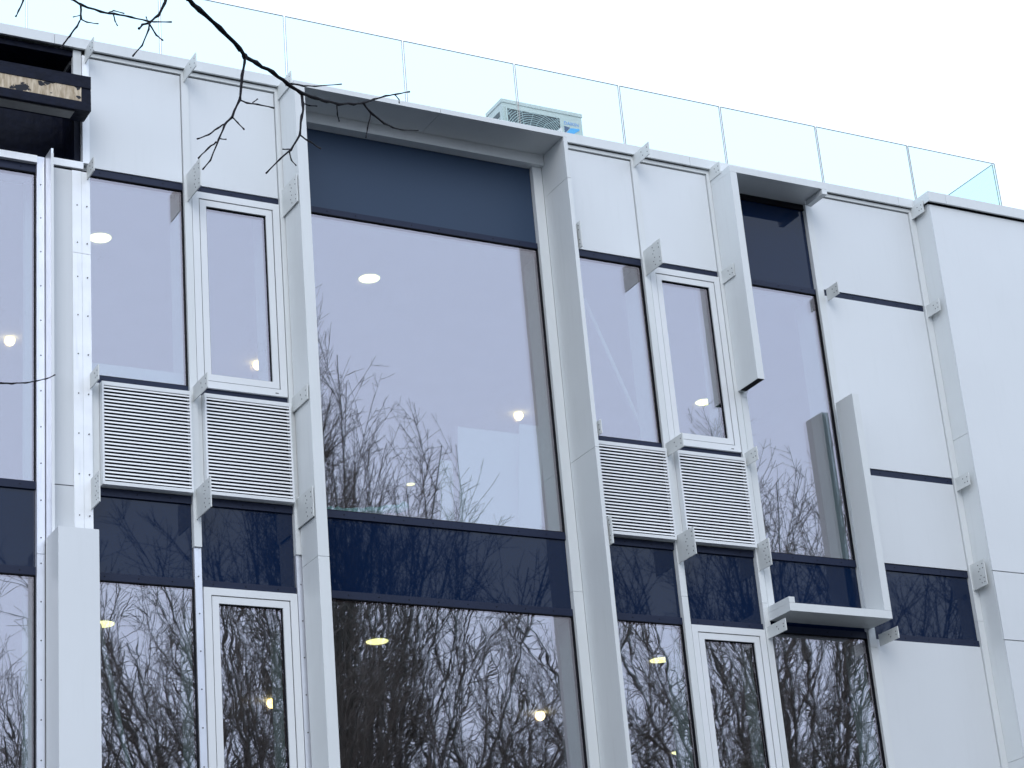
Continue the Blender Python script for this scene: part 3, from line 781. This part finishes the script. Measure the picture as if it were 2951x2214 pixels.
# the tree whose branch hangs into the picture at upper left
BR = [
  [(1.902,-12.2,4.907,0.0075),(1.949,-12.15,4.916,0.0073),(2.03,-12.1,4.903,0.0072),(2.108,-12.05,4.885,0.007),(2.144,-12.0,4.895,0.0069)],
  [(2.144,-12.0,4.895,0.0069),(2.199,-11.954,4.912,0.0066),(2.269,-11.908,4.918,0.0062),(2.333,-11.862,4.923,0.0059),(2.397,-11.815,4.93,0.0056),(2.464,-11.769,4.951,0.0053),(2.524,-11.723,4.976,0.0049),(2.585,-11.677,5.006,0.0046),(2.659,-11.631,5.045,0.0042),(2.715,-11.585,5.085,0.0038),(2.776,-11.538,5.135,0.0035),(2.842,-11.492,5.186,0.0031),(2.909,-11.446,5.233,0.0027),(2.979,-11.4,5.28,0.0023)],
  [(2.144,-12.0,4.895,0.0049),(2.121,-12.029,4.815,0.0044),(2.099,-12.057,4.716,0.004),(2.061,-12.086,4.639,0.0035),(2.028,-12.114,4.593,0.0031),(1.998,-12.143,4.528,0.0027),(1.96,-12.171,4.442,0.0022),(1.926,-12.2,4.394,0.0018)],
  [(2.033,-12.1,4.604,0.0028),(1.999,-12.133,4.567,0.0025),(1.958,-12.167,4.52,0.0022),(1.913,-12.2,4.482,0.0018)],
  [(2.008,-12.1,4.543,0.0028),(2.004,-12.05,4.55,0.0024),(1.994,-12.0,4.542,0.0019)],
  [(2.055,-12.1,4.63,0.0024),(2.093,-12.05,4.646,0.0021),(2.132,-12.0,4.659,0.0019)],
  [(2.015,-12.1,4.555,0.0019),(2.037,-12.1,4.557,0.0014)],
  [(2.101,-12.05,4.719,0.0029),(2.145,-12.0,4.745,0.0026),(2.196,-11.95,4.779,0.0023),(2.27,-11.9,4.808,0.002)],
  [(2.161,-12.0,4.749,0.0019),(2.177,-12.0,4.765,0.0015)],
  [(2.405,-11.8,4.94,0.0051),(2.395,-11.833,4.882,0.0046),(2.372,-11.867,4.817,0.004),(2.346,-11.9,4.735,0.0035),(2.301,-11.933,4.66,0.003),(2.252,-11.967,4.604,0.0024),(2.193,-12.0,4.532,0.0019)],
  [(2.411,-11.8,4.906,0.0026),(2.429,-11.8,4.902,0.0021),(2.454,-11.8,4.905,0.0015)],
  [(2.369,-11.85,4.766,0.003),(2.43,-11.775,4.797,0.0026),(2.505,-11.7,4.824,0.0021)],
  [(2.316,-11.9,4.683,0.0025),(2.291,-11.9,4.678,0.0015)],
  [(2.311,-11.9,4.673,0.0025),(2.339,-11.85,4.677,0.002),(2.376,-11.8,4.692,0.0015)],
  [(2.349,-11.83,4.944,0.0036),(2.435,-11.753,4.996,0.0029),(2.51,-11.677,5.052,0.0023),(2.636,-11.6,5.128,0.0016)],
  [(2.558,-11.72,4.974,0.0026),(2.563,-11.71,4.947,0.0021),(2.572,-11.7,4.929,0.0016)],
  [(2.697,-11.62,5.061,0.0043),(2.755,-11.556,5.071,0.0038),(2.832,-11.492,5.084,0.0033),(2.893,-11.428,5.115,0.0028),(2.965,-11.364,5.153,0.0023),(3.054,-11.3,5.203,0.0017)],
  [(2.731,-11.6,5.039,0.0027),(2.716,-11.6,4.989,0.0022),(2.709,-11.6,4.951,0.0016)],
  [(2.872,-11.5,5.193,0.0022),(2.886,-11.5,5.178,0.0019),(2.886,-11.5,5.164,0.0017)],
  [(1.446,-12.6,4.564,0.0033),(1.48,-12.557,4.584,0.0031),(1.545,-12.514,4.603,0.0029),(1.593,-12.471,4.634,0.0027),(1.654,-12.429,4.663,0.0025),(1.713,-12.386,4.689,0.0023),(1.748,-12.343,4.72,0.0021),(1.811,-12.3,4.759,0.0018)],
  [(1.797,-12.3,4.823,0.0046),(1.79,-12.31,4.802,0.0042),(1.769,-12.32,4.758,0.0038),(1.739,-12.33,4.723,0.0034),(1.716,-12.34,4.706,0.003),(1.703,-12.35,4.686,0.0027)],
  [(1.473,-12.58,4.568,0.0029),(1.471,-12.584,4.526,0.0027),(1.46,-12.588,4.499,0.0024),(1.441,-12.592,4.467,0.0022),(1.425,-12.596,4.44,0.0019),(1.416,-12.6,4.422,0.0016)],
  [(1.472,-12.58,4.528,0.0021),(1.501,-12.54,4.549,0.0017),(1.543,-12.5,4.577,0.0013)],
  [(1.473,-12.58,4.539,0.0017),(1.447,-12.6,4.516,0.0012)],
  [(1.735,-12.34,4.715,0.0027),(1.727,-12.36,4.684,0.0024),(1.7,-12.38,4.618,0.0021),(1.667,-12.4,4.568,0.0017)],
  [(1.736,-12.34,4.713,0.0027),(1.779,-12.27,4.73,0.0023),(1.824,-12.2,4.764,0.0018)],
  [(1.6,-12.45,4.647,0.0022),(1.613,-12.425,4.644,0.0017),(1.628,-12.4,4.649,0.0013)],
  [(1.576,-12.48,4.628,0.0022),(1.604,-12.44,4.664,0.0017),(1.646,-12.4,4.689,0.0013)],
  [(1.727,-12.35,4.713,0.0018),(1.723,-12.35,4.726,0.0013)],
  [(1.295,-12.7,4.469,0.0024),(1.284,-12.7,4.437,0.002),(1.277,-12.7,4.42,0.0016)],
  [(1.145,-12.9,3.408,0.0025),(1.203,-12.85,3.432,0.0023),(1.242,-12.8,3.456,0.0021),(1.287,-12.75,3.484,0.0018),(1.325,-12.7,3.513,0.0016),(1.365,-12.65,3.544,0.0014),(1.399,-12.6,3.578,0.0012)]]
OT = tag(empty('overhanging_tree', (-2.6, -12.6, 0)), 'dark bare branch with thin twigs hanging in from the upper left', 'tree')
MB().tube([(-2.6, -12.6, -.2), (-2.58, -12.6, 1.5), (-2.5, -12.58, 3.2), (-2.55, -12.55, 5.0), (-2.4, -12.5, 7.0), (-2.5, -12.5, 9.0)], [.17, .14, .125, .11, .08, .05], 9).build('trunk', 'bark', OT, True)
lb = MB()
lb.tube([(-2.5, -12.54, 4.6), (-1.7, -12.5, 5.6), (-.6, -12.45, 6.1), (.5, -12.4, 6.1), (1.2, -12.32, 5.75), (1.65, -12.26, 5.25), BR[0][0][:3]], [.05, .04, .03, .022, .015, .010, .0078], 8)
lb.tube([(.5, -12.4, 6.1), (.85, -12.55, 5.6), BR[19][0][:3]], [.014, .008, .0042], 6)
lb.tube([(1.2, -12.32, 5.75), (1.55, -12.32, 5.3), BR[20][0][:3]], [.012, .008, .005], 6)
lb.tube([(.5, -12.4, 6.1), (.7, -12.7, 5.5), BR[29][0][:3]], [.012, .007, .003], 6)
lb.tube([(-2.5, -12.54, 3.2), (-.8, -12.9, 3.35), BR[30][0][:3]], [.02, .009, .0035], 6)
lb.build('limb', 'twig_near', OT, True)
for row in BR:
    tw = MB()
    pts = [Vector(p[:3]) for p in row]; rr = [p[3] * .95 for p in row]
    fine, fr = [], []
    rng = random.Random(int(rr[0] * 1e5) + len(row))
    for i in range(len(pts) - 1):                       # knobbly, swollen at the nodes and the buds
        for k in range(3):
            t = k / 3; j = rr[i] * .35
            fine.append(pts[i].lerp(pts[i + 1], t) + Vector((rng.uniform(-j, j), rng.uniform(-j, j), rng.uniform(-j, j))))
            fr.append((rr[i] + (rr[i + 1] - rr[i]) * t) * (1.25 if k == 0 and i else rng.uniform(.82, 1.0)))
    fine.append(pts[-1]); fr.append(rr[-1] * 1.5)
    tw.tube([tuple(p) for p in fine], fr, 6).build('branch' if rr[0] > .004 else 'twig', 'twig_near', OT, True)
